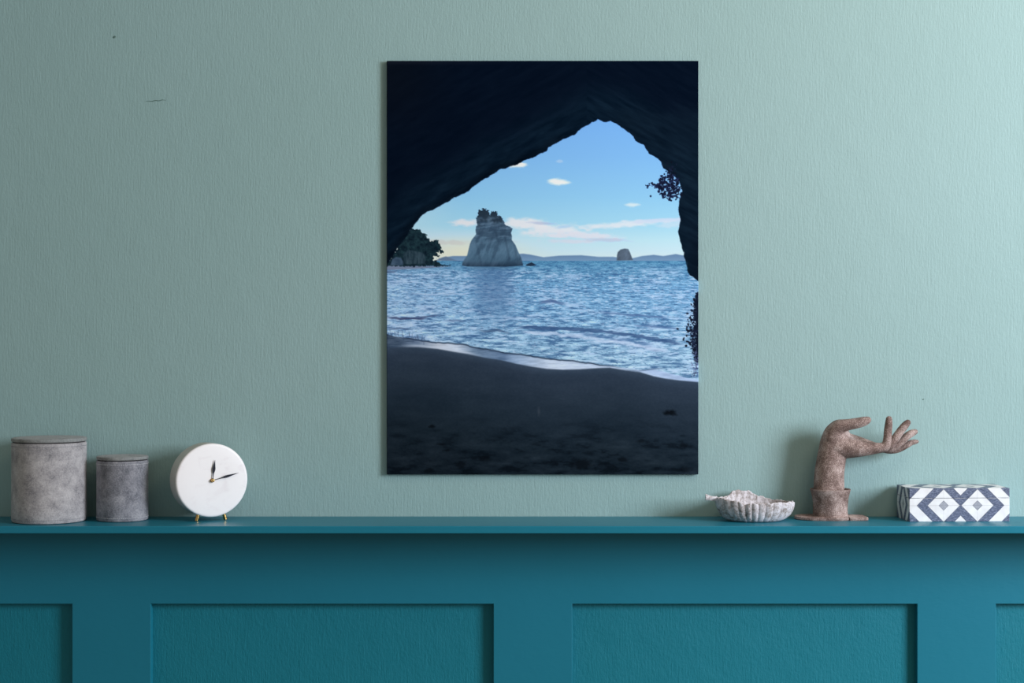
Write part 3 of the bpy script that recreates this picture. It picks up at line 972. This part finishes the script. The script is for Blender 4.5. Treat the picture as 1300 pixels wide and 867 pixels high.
def build_canvas():
    gx, gy, img = paint()
    ny, nx = img.shape[:2]
    YC = -0.008                                       # front face of the stretched canvas
    d = DW + YC
    wx = (gx - 650) * d / F
    wz = CZ - (gy - 433.5) * d / F
    XX, ZZ = np.meshgrid(wx, wz)
    n = nx * ny
    co = np.empty((n, 3))
    ox, oz = (wx[0] + wx[-1]) / 2, wz[-1]
    co[:, 0] = XX.ravel() - ox; co[:, 1] = 0; co[:, 2] = ZZ.ravel() - oz
    col = np.clip(s2l(img) * np.array([1.02, 1.05, 1.15]), 0, 0.96).reshape(-1, 3)
    # rounded wrap of the edge: an inset ring then the side down to the wall
    per = [(0, i) for i in range(nx)] + [(j, nx - 1) for j in range(1, ny)] + [(ny - 1, i) for i in range(nx - 2, -1, -1)] + [(j, 0) for j in range(ny - 2, 0, -1)]
    per = np.array([j * nx + i for j, i in per])
    m = len(per)
    cxy = co[per].mean(0)
    side = co[per].copy(); side[:, 1] = 0.0081
    mid = co[per].copy(); mid[:, 1] = 0.0007
    mid[:, 0] += np.sign(mid[:, 0]) * (np.isclose(np.abs(mid[:, 0]), np.abs(co[0, 0]))) * 0.0004
    side[:, 0] += np.sign(side[:, 0]) * (np.isclose(np.abs(side[:, 0]), np.abs(co[0, 0]))) * 0.0004
    allco = np.vstack([co, mid, side])
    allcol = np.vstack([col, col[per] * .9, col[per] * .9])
    idx = np.arange(n).reshape(ny, nx)
    q = np.stack([idx[:-1, :-1], idx[1:, :-1], idx[1:, 1:], idx[:-1, 1:]], -1).reshape(-1, 4)
    k = np.arange(m); k2 = (k + 1) % m
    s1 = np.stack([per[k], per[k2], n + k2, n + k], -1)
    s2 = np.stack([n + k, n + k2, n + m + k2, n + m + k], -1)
    faces = np.vstack([q, s1, s2])
    me = bpy.data.meshes.new('canvas_print')
    me.vertices.add(len(allco)); me.vertices.foreach_set('co', allco.ravel().astype(np.float32))
    nf = len(faces)
    me.loops.add(nf * 4 + m); me.loops.foreach_set('vertex_index', np.concatenate([faces.ravel(), (n + m + k)]).astype(np.int32))
    me.polygons.add(nf + 1)
    me.polygons.foreach_set('loop_start', (np.arange(nf + 1) * 4).astype(np.int32))
    me.update(calc_edges=True)
    me.validate()
    ca = me.color_attributes.new('print', 'FLOAT_COLOR', 'POINT')
    ca.data.foreach_set('color', np.hstack([allcol, np.ones((len(allcol), 1))]).ravel().astype(np.float32))
    mat, nt, b = new_mat('printed_canvas', 0.9, 0.02)
    at = nd(nt, 'ShaderNodeAttribute'); at.attribute_name = 'print'
    nt.links.new(at.outputs['Color'], b.inputs['Base Color'])
    me.materials.append(mat)
    o = bpy.data.objects.new('canvas_print', me)
    o.location = (ox, YC, oz)
    COL.objects.link(o)
    tag(o, 'tall unframed canvas print of a sea view through a dark cave arch', 'picture')


build_canvas()

# ------------------------------------------------------------------ light
def area(name, loc, target, sx, sy, power, color):
    L = bpy.data.lights.new(name, 'AREA')
    L.shape = 'RECTANGLE'; L.size = sx; L.size_y = sy; L.energy = power; L.color = color
    o = bpy.data.objects.new(name, L)
    o.location = loc
    o.rotation_euler = (Vector(target) - Vector(loc)).to_track_quat('-Z', 'Y').to_euler()
    COL.objects.link(o)
    return o


area('window_daylight', (2.75, -1.75, ZS + 0.85), (0.2, 0, ZS), 1.05, 1.2, 106, (0.90, 0.975, 1.06))
w = bpy.data.worlds.new('room_light'); SC.world = w
w.use_nodes = True
bg = w.node_tree.nodes['Background']
tcw = nd(w.node_tree, 'ShaderNodeTexCoord')
spw = nd(w.node_tree, 'ShaderNodeSeparateXYZ')
w.node_tree.links.new(tcw.outputs['Generated'], spw.inputs[0])
cw = ramp(w.node_tree, math_n(w.node_tree, 'MULTIPLY_ADD', spw.outputs[2], 0.5, 0.5), [(0.25, (0.62, 0.78, 0.86, 1)), (0.5, (0.9, 1.0, 1.0, 1)), (0.8, (1.0, 0.96, 0.80, 1))])
w.node_tree.links.new(cw, bg.inputs[0])
bg.inputs[1].default_value = 0.29
area('warm_top_fill', (1.0, -1.1, 2.7), (0.9, 0, 1.9), 0.7, 0.7, 7, (1.0, 0.80, 0.58))  # added warm fill from above to redden the upper wall; no lamp seen

# ------------------------------------------------------------------ camera
cam = bpy.data.cameras.new('camera')
cam.sensor_width = 36; cam.sensor_fit = 'HORIZONTAL'
cam.lens = 36 * F / 1300
co_ = bpy.data.objects.new('camera', cam)
co_.location = (0, -DW, CZ)
co_.rotation_euler = (math.pi / 2, 0, 0)
COL.objects.link(co_)
SC.camera = co_
SC.view_settings.view_transform = 'Standard'
SC.view_settings.look = 'None'
SC.view_settings.gamma = 1
SC.view_settings.use_curve_mapping = False
SC.view_settings.exposure = 0.0
